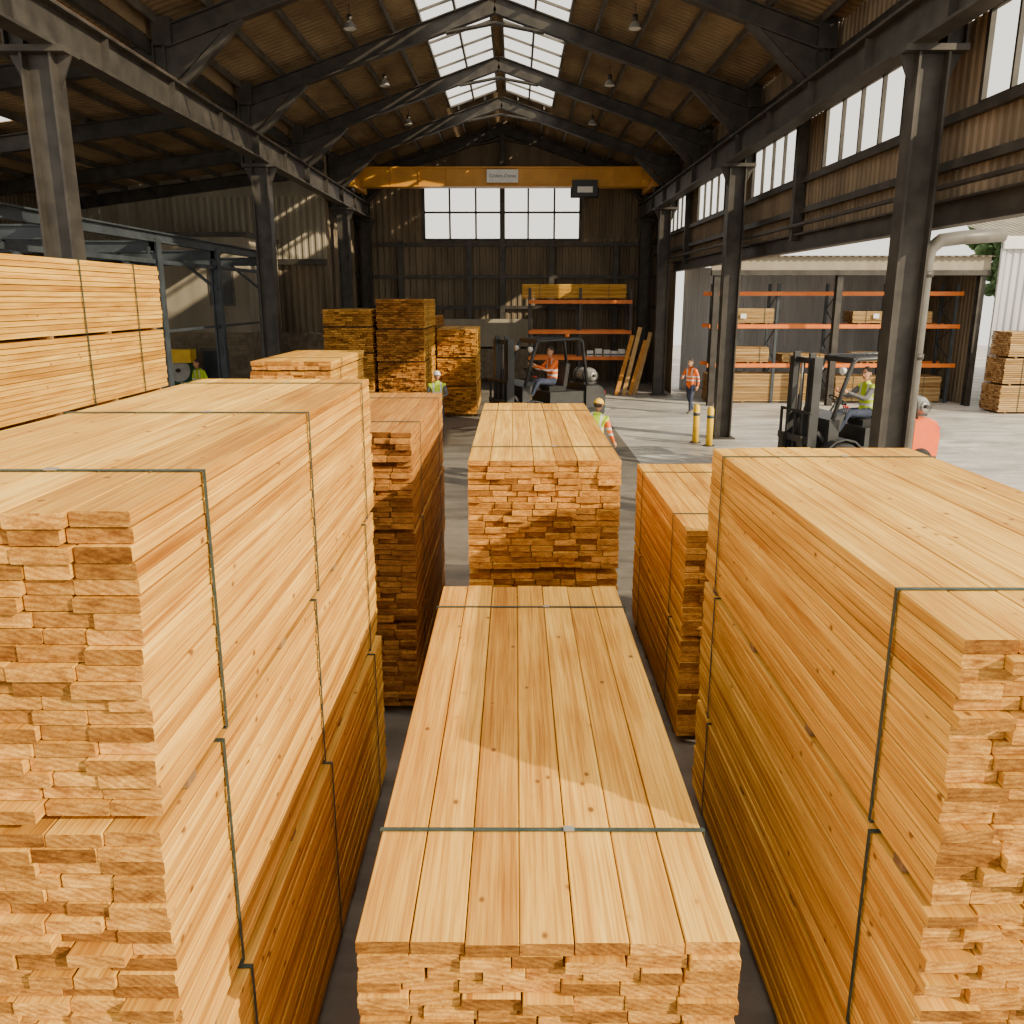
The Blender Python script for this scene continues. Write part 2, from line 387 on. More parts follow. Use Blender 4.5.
# purlins
mb = MB()
for sgn, e in ((-1, EL), (1, ER)):
    x = RX + sgn * .6
    k = 0
    while abs(x - RX) < abs(e - RX):
        if not (.15 < abs(x - RX) < 1.7):
            mb.beam((x, Y0, rz(x) - .1), (x, YB, rz(x) - .1), .06, .16, 'steel_l')
        else: mb.beam((x, 33.4, rz(x) - .1), (x, YB, rz(x) - .1), .06, .16, 'steel_l')
        x += sgn * .95
for x in [AX0 - .3 - i * 1.15 for i in range(9)]:
    mb.beam((x, 9.5, az(x) - .1), (x, 33, az(x) - .1), .06, .16, 'steel_l')
for y in (9.6, 12.7, 18, 23, 28.3, 32.9):
    mb.ibeam((AX0, y, AZ0 - .38), (AX1, y, AZ1 - .38), .2, .4, 'steel')
mb.obj('roof_purlins')
# skylight glazing bars
mb = MB()
for sgn in (-1, 1):
    for s in (.15, 1.0, 1.85):
        x = RX + sgn * s; mb.beam((x, Y0, rz(x)), (x, 33.4, rz(x)), .06, .1, 'steel_l')
    y = Y0
    while y < 33.5:
        xa, xb = RX + sgn * .15, RX + sgn * 1.85
        mb.beam((xa, y, rz(xa)), (xb, y, rz(xb)), .045, .06, 'steel_l'); y += 1.325
mb.obj('window_skylight')
# frames
FR = [17.9, 23.0, 28.3, 33.6, 38.75]
def rafter(y):
    mb = MB()
    for e in (EL + .3, ER - .3):
        sg = 1 if e > RX else -1
        ze = rz(e) - .45
        mb.ibeam((RX, y, RZ - .4), (e, y, ze), .22, .38, 'steel')
        xk = e - sg * 1.5
        mb.beam((e, y, ze - 1.1), (xk, y, rz(xk) - .6), .14, .16, 'steel', (0, 1, 0))
        vs = [(e, y - .02, ze), (e, y - .02, ze - .9), (e - sg * 1.3, y - .02, rz(e - sg * 1.3) - .6), (e, y + .02, ze), (e, y + .02, ze - .9), (e - sg * 1.3, y + .02, rz(e - sg * 1.3) - .6)]
        mb.add(vs, [(0, 1, 2), (3, 5, 4), (1, 4, 5, 2)], 'steel')
        mb.box((e, y, ze + .1), (.35, .3, .5), 'steel')
        mb.beam((RX + sg * 1.2, y, rz(RX + sg * 1.2) - .62), (RX, y, RZ - .8), .2, .05, 'steel')
    return mb.obj('roof_rafter_frame', (RX, y, 0))
for y in FR: rafter(y)
# columns
CL, CR = -6.45, 5.62
def column(x, y, side):
    mb = MB()
    w, d, t = .43, .34, .035
    zt = 6.9
    mb.bx(x - w / 2, x - w / 2 + t, y - d / 2, y + d / 2, 0.02, zt, 'steel')
    mb.bx(x + w / 2 - t, x + w / 2, y - d / 2, y + d / 2, 0.02, zt, 'steel')
    mb.bx(x - w / 2 + t, x + w / 2 - t, y - .02, y + .02, 0.02, zt, 'steel')
    mb.bx(x - w / 2 - .1, x + w / 2 + .1, y - d / 2 - .1, y + d / 2 + .1, 0, .04, 'steel')
    mb.bx(x - .42, x + .42, y - .23, y + .23, zt, zt + .08, 'steel')
    for k in (-1, 1):
        vs = [(x + k * w / 2, y - .02, zt), (x + k * .42, y - .02, zt), (x + k * w / 2, y - .02, zt - .45), (x + k * w / 2, y + .02, zt), (x + k * .42, y + .02, zt), (x + k * w / 2, y + .02, zt - .45)]
        mb.add(vs, [(0, 1, 2), (3, 5, 4), (1, 4, 5, 2)], 'steel')
    xo = x + side * .3
    mb.ibeam((xo, y, zt), (xo, y, rz(xo) - .5), .24, .28, 'steel', (1, 0, 0))
    return mb.obj('steel_column', (x, y, 0))
for y in (12.7, 23.0, 33.6, 38.5):
    column(CL, y, -1); column(CR, y, 1)
for x, s in ((-6.3, -1), (5.42, 1)):
    mb = MB()
    mb.ibeam((x, 8.5, 7.27), (x, 38.6, 7.27), .3, .58, 'steel', t=.045)
    mb.beam((x, 8.5, 7.6), (x, 38.6, 7.6), .07, .07, 'rust')
    y = 9
    while y < 38.5:
        mb.bx(x - .13, x + .13, y - .012, y + .012, 7.03, 7.5, 'steel'); y += 2.6
    mb.beam((x + s * .33, 8.5, 7.5), (x + s * .33, 38.6, 7.5), .4, .03, 'steel_l')
    mb.obj('crane_runway_beam', (x, 23, 0))
for y in (17.9, 28.3):
    for x, s in ((-6.8, -1), (5.85, 1)):
        mb = MB()
        mb.ibeam((x, y, 7.6), (x, y, rz(x) - .5), .2, .24, 'steel', (1, 0, 0)); mb.obj('eaves_post', (x, y, 7.6))
mb = MB()
mb.beam((-6.99, 12, 8.35), (-6.99, 33, 8.35), .1, .25, 'steel')
mb.obj('eaves_beam', (-6.99, 25, 8.35))
# right wall (upper cladding, open below)
XW = 6.2
wins = [(9.4, 12.3), (14.7, 18.3), (20.1, 23.6), (26.6, 30.4), (32.5, 35.9)]
WZ0, WZ1, HD = 6.2, 7.36, 4.9
mb = MB()
def rwall(y0, y1, z0, z1):
    mb.corr((XW, y0, z0), (0, 1, 0), (0, 0, 1), y1 - y0, z1 - z0, (1, 0, 0), 'clad_w', .2, .03)
rwall(9, YB, HD, WZ0); rwall(9, YB, WZ1, rz(XW) + .05)
ys = [9] + [v for w in wins for v in w] + [YB]
for i in range(0, len(ys), 2): rwall(ys[i], ys[i + 1], WZ0, WZ1)
rwall(34.0, YB, 0, HD)
for z in (5.5, 6.12, 7.44, 8.2): mb.beam((XW - .08, 9, z), (XW - .08, YB, z), .1, .12, 'steel')
mb.ibeam((XW - .1, 9, HD - .05), (XW - .1, 34, HD - .05), .25, .36, 'steel')
mb.beam((XW - .3, 9, HD + .28), (XW - .3, 34, HD + .28), .12, .05, 'steel')
for y in (13.5, 19.3, 25, 31.4): mb.beam((XW - .15, y, HD), (XW - .15, y, 8.6), .18, .2, 'steel', (1, 0, 0))
mb.obj('wall_right')
def winframe(name, P, U, n_u, n_v, lu, lv, w=.05, dep=.07, nrm=(1, 0, 0), mat='steel'):
    mb = MB(); P = Vector(P); U = Vector(U)
    for i in range(n_u + 1):
        a = P + U * lu * i / n_u
        ww = w * 1.6 if i in (0, n_u) else w
        mb.beam(a, a + Vector((0, 0, lv)), ww, dep, mat, nrm)
    for j in range(n_v + 1):
        a = P + Vector((0, 0, lv * j / n_v)); mb.beam(a, a + U * lu, dep, w * (1.6 if j in (0, n_v) else 1), mat)
    return mb.obj(name, tuple(P + U * lu / 2))
for i, (a, b) in enumerate(wins): winframe('window_%d' % (i + 1), (XW, a, WZ0), (0, 1, 0), 4, 1, b - a, WZ1 - WZ0)
# back wall
mb = MB()
WX0, WX1, BZ0, BZ1 = -3.98, 2.84, 6.16, 8.45
def bwall(x0, x1, z0, z1, m='clad'):
    mb.corr((x0, YB, z0), (1, 0, 0), (0, 0, 1), x1 - x0, z1 - z0, (0, -1, 0), m, .28, .045)
bwall(EL, ER, 0, BZ0); bwall(EL, WX0, BZ0, BZ1); bwall(WX1, ER, BZ0, BZ1)
bwall(EL, ER, BZ1, 8.85)
mb.add([(EL, YB, 8.75), (ER, YB, 8.75), (ER, YB, 8.9), (RX, YB, RZ + .06), (EL, YB, 8.9)], [(0, 1, 2, 3, 4)], 'clad')
for x in [EL + .28 * i for i in range(1, 47)]:
    if rz(x) > 8.95: mb.bx(x - .03, x + .03, YB - .045, YB, 8.85, rz(x), 'clad')
for z in (3.3, 4.6, 5.95, 8.6): mb.beam((EL, YB - .15, z), (ER, YB - .15, z), .16, .14, 'steel')
for x in (-5.0, -2.0, -.55, 1.6, 4.4): mb.ibeam((x, YB - .25, 0), (x, YB - .25, 6.1 if x not in (-.55,) else 8.5), .22, .3, 'steel', (0, 1, 0))
mb.ibeam((-.55, YB - .25, 8.5), (-.55, YB - .25, 10.7), .22, .3, 'steel', (0, 1, 0))
mb.bx(-4.6, .8, YB - .5, YB - .42, 1.6, 2.8, 'clad_l')
mb.bx(-4.6, .8, YB - .5, YB - .42, .2, 1.5, 'block')
mb.obj('wall_back')
winframe('window_6', (WX0, YB, BZ0), (1, 0, 0), 6, 2, WX1 - WX0, BZ1 - BZ0, .08, .1, (0, 1, 0))
# aisle walls
mb = MB()
mb.corr((AX1, 33, 5.0), (1, 0, 0), (0, 0, 1), 10.0, 2.3, (0, -1, 0), 'clad_l', .25, .04)
mb.add([(AX1, 33, 7.3), (AX0, 33, 7.3), (AX0, 33, 8.65), (AX1, 33, 7.35)], [(0, 1, 2, 3)], 'clad_l')
mb.corr((AX1, 33, 2.4), (1, 0, 0), (0, 0, 1), 10.0, 2.6, (0, -1, 0), 'clad', .25, .04)
mb.corr((AX1, 33, 0), (1, 0, 0), (0, 0, 1), 10.0, 2.4, (0, -1, 0), 'block', 1.4, .03)
mb.corr((-7, 33, 0), (0, 1, 0), (0, 0, 1), 6, 8.9, (1, 0, 0), 'clad', .25, .04)
mb.beam((AX1, 32.85, 5.0), (AX0, 32.85, 5.0), .2, .2, 'steel')
mb.obj('wall_left_rear')
mb = MB()
mb.corr((AX1, 9.5, 2.2), (0, 1, 0), (0, 0, 1), 23.5, 5.1, (1, 0, 0), 'clad', .25, .04)
mb.corr((AX1, 9.5, 0), (0, 1, 0), (0, 0, 1), 23.5, 2.2, (1, 0, 0), 'block', 1.4, .03)
for y in (12.7, 18, 23, 28.3): mb.ibeam((AX1 + .25, y, 0), (AX1 + .25, y, 7.1), .2, .3, 'steel', (1, 0, 0))
mb.obj('wall_left')
# office block in aisle
mb = MB()
ox0, ox1, oy0, oy1 = -12.3, -8.7, 28.6, 32.4
mb.bx(ox0, ox1, oy0, oy1, 0.0, 2.6, 'block')
mb.bx(ox0, ox1, oy0, oy1, 2.6, 5.6, 'clad_l')
mb.bx(ox0 - .1, ox1 + .1, oy0 - .1, oy1, 5.6, 5.75, 'steel')
for (a, b, z0, z1) in ((-9.9, -9.2, 3.5, 4.9),):
    mb.bx(a - .06, b + .06, oy0 - .04, oy0 - .002, z0 - .06, z1 + .06, 'steel_l'); mb.bx(a, b, oy0 - .06, oy0 - .03, z0, z1, 'fl_dark')
    mb.bx((a + b) / 2 - .02, (a + b) / 2 + .02, oy0 - .08, oy0 - .05, z0, z1, 'steel_l')
mb.bx(-10.4, -9.5, oy0 - .05, oy0 - .002, .02, 2.1, 'steel_l'); mb.bx(-10.3, -9.6, oy0 - .07, oy0 - .04, .05, 2.0, 'steel_b')
for j in range(13):
    mb.bx(ox0, ox1, oy0 - .006, oy0 - .001, .2 * j, .2 * j + .012, 'steel_l')
mb.obj('site_office')
# low steel frame in the left aisle
mb = MB()
for y in (10.5, 14.6, 18.7, 22.4, 26.4):
    mb.ibeam((-7.6, y, 0), (-7.6, y, 4.9), .2, .22, 'steel_b', (1, 0, 0))
    mb.ibeam((-7.6, y, 4.75), (-11.2, y, 4.75), .15, .24, 'steel_b')
    mb.beam((-7.6, y, 3.9), (-8.5, y, 4.65), .07, .07, 'steel_b')
    mb.ibeam((-11.2, y, 0), (-11.2, y, 4.9), .2, .22, 'steel_b', (1, 0, 0))
mb.ibeam((-7.6, 10, 4.95), (-7.6, 28.0, 4.95), .16, .22, 'steel_b'); mb.beam((-7.6, 10, 4.45), (-7.6, 28.0, 4.45), .07, .09, 'steel_b')
mb.beam((-7.6, 10, 3.0), (-7.6, 28, 3.0), .06, .06, 'steel_b')
mb.obj('steel_rack_frame')
# downpipe
mb = MB()
PX, PY = 6.07, 13.1
mb.tube([(PX, PY, 0), (PX, PY, 4.2), (PX + .04, PY, 4.4), (PX + .18, PY, 4.52), (PX + .48, PY, 4.56), (PX + 1.1, PY, 4.6)], .1, 'pipe', 16)
for z in (1.2, 2.8, 4.0): mb.tube([(PX, PY, z), (PX, PY, z + .08)], .12, 'steel', 16)
mb.obj('downpipe')
# overhead crane
crane = empty('overhead_crane', (-.5, 36, 8.35))
mb = MB(); mb.bx(-5.95, 5.95, -.25, .25, -.35, .35, 'yellow'); mb.bx(-5.95, 5.95, -.32, .32, .3, .36, 'yellow'); mb.bx(-5.95, 5.95, -.32, .32, -.38, -.33, 'yellow')
for i in range(11): mb.bx(-5.5 + i * 1.1 - .015, -5.5 + i * 1.1 + .015, -.3, .3, -.33, .33, 'yellow')
mb.obj('bridge_girder', parent=crane)
for k, x in enumerate((-5.8, 5.92)):
    mb = MB(); mb.bx(x - .15, x + .15, -1.4, 1.4, -.5, -.15, 'yellow')
    for y in (-1.1, 1.1): mb.tube([(x - .08, y, -.54), (x + .08, y, -.54)], .17, 'steel', 16)
    mb.obj('end_carriage_%d' % (k + 1), parent=crane)
mb = MB(); mb.bx(2.75, 3.75, -.45, .1, -.75, -.15, 'fl_dark'); mb.tube([(2.7, -.2, -.6), (3.8, -.2, -.6)], .2, 'steel', 16); mb.bx(2.95, 3.55, -.5, -.44, -.62, -.4, 'lens')
mb.tube([(3.25, -.2, -.75), (3.25, -.2, -1.0)], .03, 'steel', 8)
mb.tube([(3.25, -.2, -1.0), (3.33, -.2, -1.08), (3.25, -.2, -1.18), (3.17, -.2, -1.1)], .03, 'steel', 8)
mb.obj('hoist', parent=crane)
mb = MB(); mb.bx(-.62, .62, -.40, -.36, -.24, .24, 'white'); mb.obj('sign_plate', parent=crane)
tx = D.curves.new('sign_text', 'FONT'); tx.body = 'Calders-Cranes'; tx.size = .17; tx.align_x = 'CENTER'; tx.align_y = 'CENTER'; tx.shear = .2; tx.extrude = .004
to = D.objects.new('sign_text', tx); COL.objects.link(to); to.parent = crane; to.location = (0, -.41, 0); to.rotation_euler = (math.pi / 2, 0, 0); tx.materials.append(M['ink'])
# high-bay lamps
for (x, y) in ((-3.6, 20.5), (2.6, 20.5), (-3.6, 25.6), (2.6, 25.6), (-3.6, 31), (2.6, 31)):
    mb = MB(); z = rz(x) - .1
    mb.tube([(x, y, z), (x, y, z - .25)], .012, 'steel', 6)
    mb.tube([(x, y, z - .22), (x, y, z - .36)], .06, 'steel', 12)
    mb.tube([(x, y, z - .35), (x, y, z - .42), (x, y, z - .5)], [.06, .11, .15], 'tank', 16, cap=False)
    mb.tube([(x, y, z - .48), (x, y, z - .49)], [.13, .13], 'lens', 16)
    mb.obj('highbay_lamp', (x, y, z))

# ------------------------------------------------------------------ racks
def rack(name, x0, x1, y0, y1, ups, levels, up_h, upm='steel_b', loads=()):
    root = empty(name, ((x0 + x1) / 2, (y0 + y1) / 2, 0)); ox, oy = (x0 + x1) / 2, (y0 + y1) / 2
    mb = MB()
    for x in ups:
        for y in (y0, y1): mb.bx(x - .05 - ox, x + .05 - ox, y - .04 - oy, y + .04 - oy, 0, up_h, upm)
        z = .3; f = 1
        while z < up_h - .6:
            a, b = (y0, y1) if f > 0 else (y1, y0)
            mb.beam((x - ox, a - oy, z), (x - ox, b - oy, z + .6), .03, .03, upm); z += .6; f = -f
    mb.obj('uprights', parent=root)
    mb = MB()
    for z in levels:
        for y in (y0 - .05, y1 + .05): mb.bx(x0 - ox, x1 - ox, y - .025 - oy, y + .025 - oy, z - .07, z + .07, 'orange')
    mb.obj('beams', parent=root)
    return root
rack('pallet_rack', .55, 4.75, 35.5, 36.7, (.6, 2.65, 4.7), (1.3, 2.35, 3.55), 4.1, 'steel')
def bundle(name, x0, x1, y0, y1, z0, z1, mat=('wood_g', 'end_g'), t=.05, rot=False, bw=.15, z_b=.06):
    cx, cy = (x0 + x1) / 2, (y0 + y1) / 2; lx = x1 - x0; ly = y1 - y0
    mb = MB(); pack(mb, -ly / 2, ly / 2, -lx / 2, lx / 2, z0 + z_b, z1, (-lx / 3, lx / 3), t=t, bw=bw, sm=mat[0], em=mat[1], ch=0, bearer=z_b, strapt=.004, gap=.012)
    return mb.obj(name, (cx, cy, 0), rotz=math.pi / 2, local=True)
bundle('lumber_bundle', .3, 4.5, 35.55, 36.65, 3.63, 4.25, ('wood', 'end'))
mb = MB()
for i, x in enumerate((3.1, 3.45, 3.8, 4.1, 4.4)):
    mb.bx(x - .13, x + .13, 35.6, 35.95, 1.37, 1.37 + (.22, .3, .25, .2, .28)[i], 'white'); mb.bx(x - .13, x + .13, 35.58, 35.6, 1.42, 1.47, 'ink')
mb.obj('paint_tins')
mb = MB()
for i, (x, l) in enumerate(((4.45, 2.3), (4.75, 2.6), (5.0, 2.1), (5.2, 2.4))):
    mb.cur = (random.random(),) * 3
    mb.beam((x - .5, 33.3 + i * .12, 0.02), (x + .1, 33.6 + i * .12, l), .16, .04, ('wood_r', 'wood_g')[i % 2], (0, 1, 0))
mb.obj('leaning_planks', (4.8, 33.4, 0))

# exterior storage shed
mb = MB()
sx0, sx1, sy0, sy1 = 6.9, 16.1, 30.2, 36
mb.corr((sx0, sy1, 0), (1, 0, 0), (0, 0, 1), sx1 - sx0, 4.9, (0, -1, 0), 'clad_wh', .25, .04)
mb.corr((sx1, sy0, 0), (0, 1, 0), (0, 0, 1), sy1 - sy0, 5.0, (-1, 0, 0), 'clad', .25, .04)
mb.corr((sx0 - .2, sy0 - .3, 5.05), (1, 0, 0), (0, 1, 0), sx1 - sx0 + .35, sy1 - sy0 + .3, (0, 0, 1), 'clad_l', .25, .04)
mb.bx(sx0 - .2, sx1 + .05, sy0 - .12, sy0 + .02, 4.6, 5.1, 'clad_l')
mb.bx(sx0 - .2, sx1 + .05, sy0 - .2, sy0 + .05, 4.45, 4.62, 'steel')
for x in (6.9, 11.1, 15.95): mb.ibeam((x, sy0, 0), (x, sy0, 4.6), .2, .26, 'steel', (0, 1, 0))
mb.obj('storage_shed')
rack('pallet_rack', 6.9, 15.8, 31.0, 32.1, (7.2, 9.3, 11.4, 13.5, 15.6), (1.35, 2.72, 3.85), 4.2, 'steel_b')
bundle('lumber_bundle', 7.2, 9.2, 31.0, 32.0, 2.79, 3.35)
bundle('lumber_bundle', 12.0, 14.8, 31.0, 32.0, 2.79, 3.25)
bundle('lumber_bundle', 7.2, 9.1, 31.0, 32.0, 1.42, 2.0)
bundle('lumber_bundle', 9.6, 11.2, 31.0, 32.0, 1.42, 1.75)
bundle('lumber_bundle', 12.2, 13.4, 31.0, 32.0, 1.42, 1.8)
bundle('lumber_bundle', 7.0, 10.6, 31.0, 32.0, 0, 1.05)
bundle('lumber_bundle', 11.6, 15.4, 31.0, 32.0, 0, .95)
mb = MB()
for x in (7.8, 8.1, 12.8, 13.2): mb.bx(x - .1, x + .1, 30.94, 30.95, 3.0, 3.16, 'white')
mb.obj('rack_label')
# grey building to the right
mb = MB()
mb.corr((16.4, 29.9, 0), (1, 0, 0), (0, 0, 1), 22, 5.5, (0, -1, 0), 'clad_wh', .25, .04)
mb.bx(16.32, 38.4, 29.7, 29.86, 5.3, 5.7, 'white')
mb.bx(16.32, 16.45, 29.8, 29.9, 0, 5.5, 'clad_wh')
mb.corr((16.4, 29.9, 5.6), (1, 0, 0), (0, 1, .25), 22, 10, (0, 0, 1), 'clad_l', .25, .04)
mb.obj('warehouse_building')
bundle('lumber_bundle', 15.9, 19.6, 28.0, 29.2, 0, .92, t=.07); bundle('lumber_bundle', 15.95, 19.5, 28.05, 29.2, .92, 1.8, t=.07); bundle('lumber_bundle', 16.0, 19.6, 28.0, 29.15, 1.8, 2.65, t=.07)
def tree(x, y, h):
    mb = MB(); mb.tube([(x, y, 0), (x + .1, y, h * .5), (x, y, h * .75)], [.25, .18, .1], 'bearer', 8)
    for i in range(160):
        a = random.uniform(0, 6.28); r = random.uniform(.2, 2.2); z = h * .45 + random.uniform(0, h * .55)
        c = Vector((x + r * math.cos(a), y + r * math.sin(a), z))
        rr = random.uniform(.2, .5)
        mb.ell(c, (rr, rr * .9, rr * .7), 'leaf', 7, 4)
    mb.obj('tree', (x, y, 0))
tree(24, 43, 8.5); tree(29, 45, 9.2)

for x, y in ((4.75, 22.2), (5.0, 21.7)):
    mb = MB(); mb.tube([(x, y, 0), (x, y, .95), (x, y, 1.0), (x, y, 1.02)], [.085, .085, .06, .01], 'bollard', 16)
    mb.tube([(x, y, 0), (x, y, .02)], .15, 'steel', 16); mb.tube([(x, y, .72), (x, y, .8)], .088, 'ink', 16)
    mb.obj('safety_bollard', (x, y, 0))
# trimming saw in the aisle
mb = MB()
qx, qy = -10.75, 27.0
for dx in (-.7, .7):
    for dy in (-.4, .4): mb.bx(qx + dx - .06, qx + dx + .06, qy + dy - .06, qy + dy + .06, 0, .9, 'green_bin')
mb.bx(qx - .95, qx + .95, qy - .5, qy + .5, .85, 1.02, 'green_bin')
mb.bx(qx - .5, qx + .3, qy - .4, qy + .4, .25, .85, 'green_bin')
mb.bx(qx - .2, qx + .5, qy + .1, qy + .45, 1.02, 2.1, 'green_bin')
mb.bx(qx - .25, qx + .7, qy - .35, qy + .15, 1.75, 2.15, 'bollard')
mb.tube([(qx + .2, qy - .1, 1.5), (qx + .2, qy - .06, 1.5)], .36, 'tank', 28)
mb.tube([(qx + .2, qy - .2, 1.5), (qx + .2, qy + .12, 1.5)], .06, 'steel', 12)
mb.bx(qx - .85, qx - .5, qy - .52, qy - .4, 1.02, 1.5, 'bollard'); mb.tube([(qx - .68, qy - .53, 1.35), (qx - .68, qy - .56, 1.35)], .05, 'red', 12)
mb.obj('trimming_saw')
mb = MB()
for i in range(4): 
    cx, cy = -15.6 + i * .75, 27.3 - .4 * (i % 2)
    mb.tube([(cx, cy, 0), (cx, cy, .9)], .29, ('steel_b', 'green_bin')[i % 2], 16)
    for z in (.3, .6): mb.tube([(cx, cy, z), (cx, cy, z + .03)], .3, 'steel', 16)
mb.obj('oil_drums')

# ------------------------------------------------------------------ people
def seg_d(p, a, b):
    ab = b - a; t = max(0, min(1, (p - a).dot(ab) / max(ab.length_squared, 1e-9))); return (p - (a + ab * t)).length
def person(name, J, loc, rotz, vest, trouser='navy', sleeve='blue_cloth', hat=None, scale=1, headyaw=0, headpitch=0, grip=.5):
    order = ['pelvis', 'waist', 'chest', 'neck', 'nape']
    R = dict(pelvis=.135, waist=.125, chest=.15, neck=.075, nape=.052, sh=.068, el=.05, wr=.032, hip=.098, kn=.066, an=.045, to=.04, hl=.04)
    names = []; pos = []; rad = []; edges = []
    def addv(n, p, r): names.append(n); pos.append(Vector(p)); rad.append(r); return len(pos) - 1
    idx = {}
    for n in order: idx[n] = addv(n, J[n], R[n])
    for a, b in zip(order, order[1:]): edges.append((idx[a], idx[b]))
    for s in ('L', 'R'):
        for k in ('sh', 'el', 'wr', 'hip', 'kn', 'an', 'to'): idx[k + s] = addv(k + s, J[k + s], R[k])
        edges += [(idx['chest'], idx['sh' + s]), (idx['sh' + s], idx['el' + s]), (idx['el' + s], idx['wr' + s]),
                  (idx['pelvis'], idx['hip' + s]), (idx['hip' + s], idx['kn' + s]), (idx['kn' + s], idx['an' + s]), (idx['an' + s], idx['to' + s])]
    me = D.meshes.new('tmp'); me.from_pydata([tuple(p) for p in pos], edges, []); ob = D.objects.new('tmp', me); COL.objects.link(ob)
    md = ob.modifiers.new('s', 'SKIN')
    for i, sv in enumerate(me.skin_vertices[0].data):
        sv.radius = (rad[i], rad[i]); sv.use_root = (i == 0)
    md.use_smooth_shade = True
    ss = ob.modifiers.new('ss', 'SUBSURF'); ss.levels = 2; ss.render_levels = 2
    dg = C.evaluated_depsgraph_get(); ev = ob.evaluated_get(dg); m2 = D.meshes.new_from_object(ev)
    V = [v.co.copy() for v in m2.vertices]; F = [tuple(p.vertices) for p in m2.polygons]
    D.objects.remove(ob)
    segs = []
    def S(a, b, m): segs.append((pos[idx[a]], pos[idx[b]], m))
    S('waist', 'chest', vest); S('chest', 'neck', vest); S('neck', 'nape', 'skin'); S('pelvis', 'waist', vest)
    for s in 'LR':
        S('chest', 'sh' + s, vest); S('sh' + s, 'el' + s, sleeve); S('el' + s, 'wr' + s, sleeve)
        S('pelvis', 'hip' + s, trouser); S('hip' + s, 'kn' + s, trouser); S('kn' + s, 'an' + s, trouser); S('an' + s, 'to' + s, 'boot')
    mb = MB(); 
    V2 = []
    for v in V:
        d = min(range(len(segs)), key=lambda k: seg_d(v, segs[k][0], segs[k][1]))
        if segs[d][2] == vest:
            yc = pos[0].y + (pos[2].y - pos[0].y) * max(0, min(1, (v.z - pos[0].z) / max(.01, pos[2].z - pos[0].z)))
            v = Vector((v.x * 1.08, yc + (v.y - yc) * .85, v.z))
        V2.append(v)
    base = len(mb.v); mb.v += [tuple(v) for v in V2]; mb.c += [(.5, .5, .5)] * len(V2)
    for f in F:
        c = sum((V[i] for i in f), Vector()) / len(f)
        d = min(range(len(segs)), key=lambda k: seg_d(c, segs[k][0], segs[k][1]) / (1 if segs[k][2] != vest else 1.25))
        mb.f.append(tuple(base + i for i in f)); mb.m.append(mb.mi(segs[d][2])); mb.sm.append(True)
    hr = Matrix.Rotation(headyaw, 3, 'Z') @ Matrix.Rotation(headpitch, 3, 'X')
    hc = pos[idx['nape']] + Vector((0, -.015, .115))
    def hf(p):
        if p.z < 0: k = 1 + p.z * 2.2; return Vector((p.x * k, p.y * (1 + p.z * .9) - (-p.z) * .12, p.z))
        return p
    mb.ell(hc, (.077, .098, .118), 'skin', 20, 14, rot=hr, fn=hf)
    def hp(x, y, z): return hc + hr @ Vector((x, y, z))
    mb.tube([hp(0, -.088, .012), hp(0, -.108, -.02), hp(0, -.112, -.033), hp(0, -.092, -.04)], [.007, .011, .015, .008], 'skin', 8)
    for s in (-1, 1):
        mb.ell(hp(s * .03, -.086, .005), (.013, .008, .008), 'white', 8, 6, rot=hr); mb.ell(hp(s * .03, -.0925, .005), (.006, .004, .006), 'eye', 8, 6, rot=hr)
        mb.tube([hp(s * .015, -.094, .024), hp(s * .045, -.083, .024)], .004, 'hair', 6)
        mb.ell(hp(s * .078, .005, -.005), (.01, .02, .032), 'skin', 8, 6, rot=hr)
    mb.tube([hp(-.024, -.088, -.062), hp(0, -.095, -.064), hp(.024, -.088, -.062)], [.003, .006, .003], 'red', 6)
    if hat:
        mb.ell(hc + hr @ Vector((0, .005, .03)), (.1, .12, .115), hat, 20, 8, zmin=0, rot=hr)
        mb.ell(hc + hr @ Vector((0, -.02, .035)), (.112, .15, .012), hat, 20, 4, rot=hr)
        mb.ell(hc + hr @ Vector((0, .03, 0)), (.084, .085, .06), 'hair', 14, 8, rot=hr)
    else:
        mb.ell(hc + hr @ Vector((0, .014, .022)), (.084, .1, .11), 'hair', 18, 8, zmin=.1, rot=hr)
        mb.ell(hc + hr @ Vector((0, .035, -.005)), (.08, .078, .085), 'hair', 14, 8, rot=hr)
    for s in 'LR':
        w = pos[idx['wr' + s]]; e = pos[idx['el' + s]]; d = (w - e).normalized()
        sx = 1 if s == 'L' else -1
        ref = Vector((sx, 0, 0)); n = (ref - d * ref.dot(d)).normalized()
        side = d.cross(n).normalized()
        if side.y > 0: side = -side
        mb.tube([w - d * .02, w + d * .03, w + d * .085], [.027, .037, .036], 'skin', 10, sq=(1, 1))
        for k in range(4):
            o = side * (.028 - k * .019); ln = (.07, .08, .074, .058)[k]
            a = w + d * .08 + o; b = a + d * ln * .45 - n * .008; c = b + (d * (1 - grip) - n * grip).normalized() * ln * .35; q = c + (d * (.6 - grip) - n * .8).normalized() * ln * .25
            mb.tube([a, b, c, q], [.0095, .009, .008, .006], 'skin', 7)
        a = w + d * .03 + side * .028
        mb.tube([a, a + side * .03 + d * .022, a + side * .04 + d * .055 - n * .01], [.012, .0105, .008], 'skin', 7)
    ob = mb.obj(name, loc, rotz=rotz, scale=scale, local=True)
    return ob
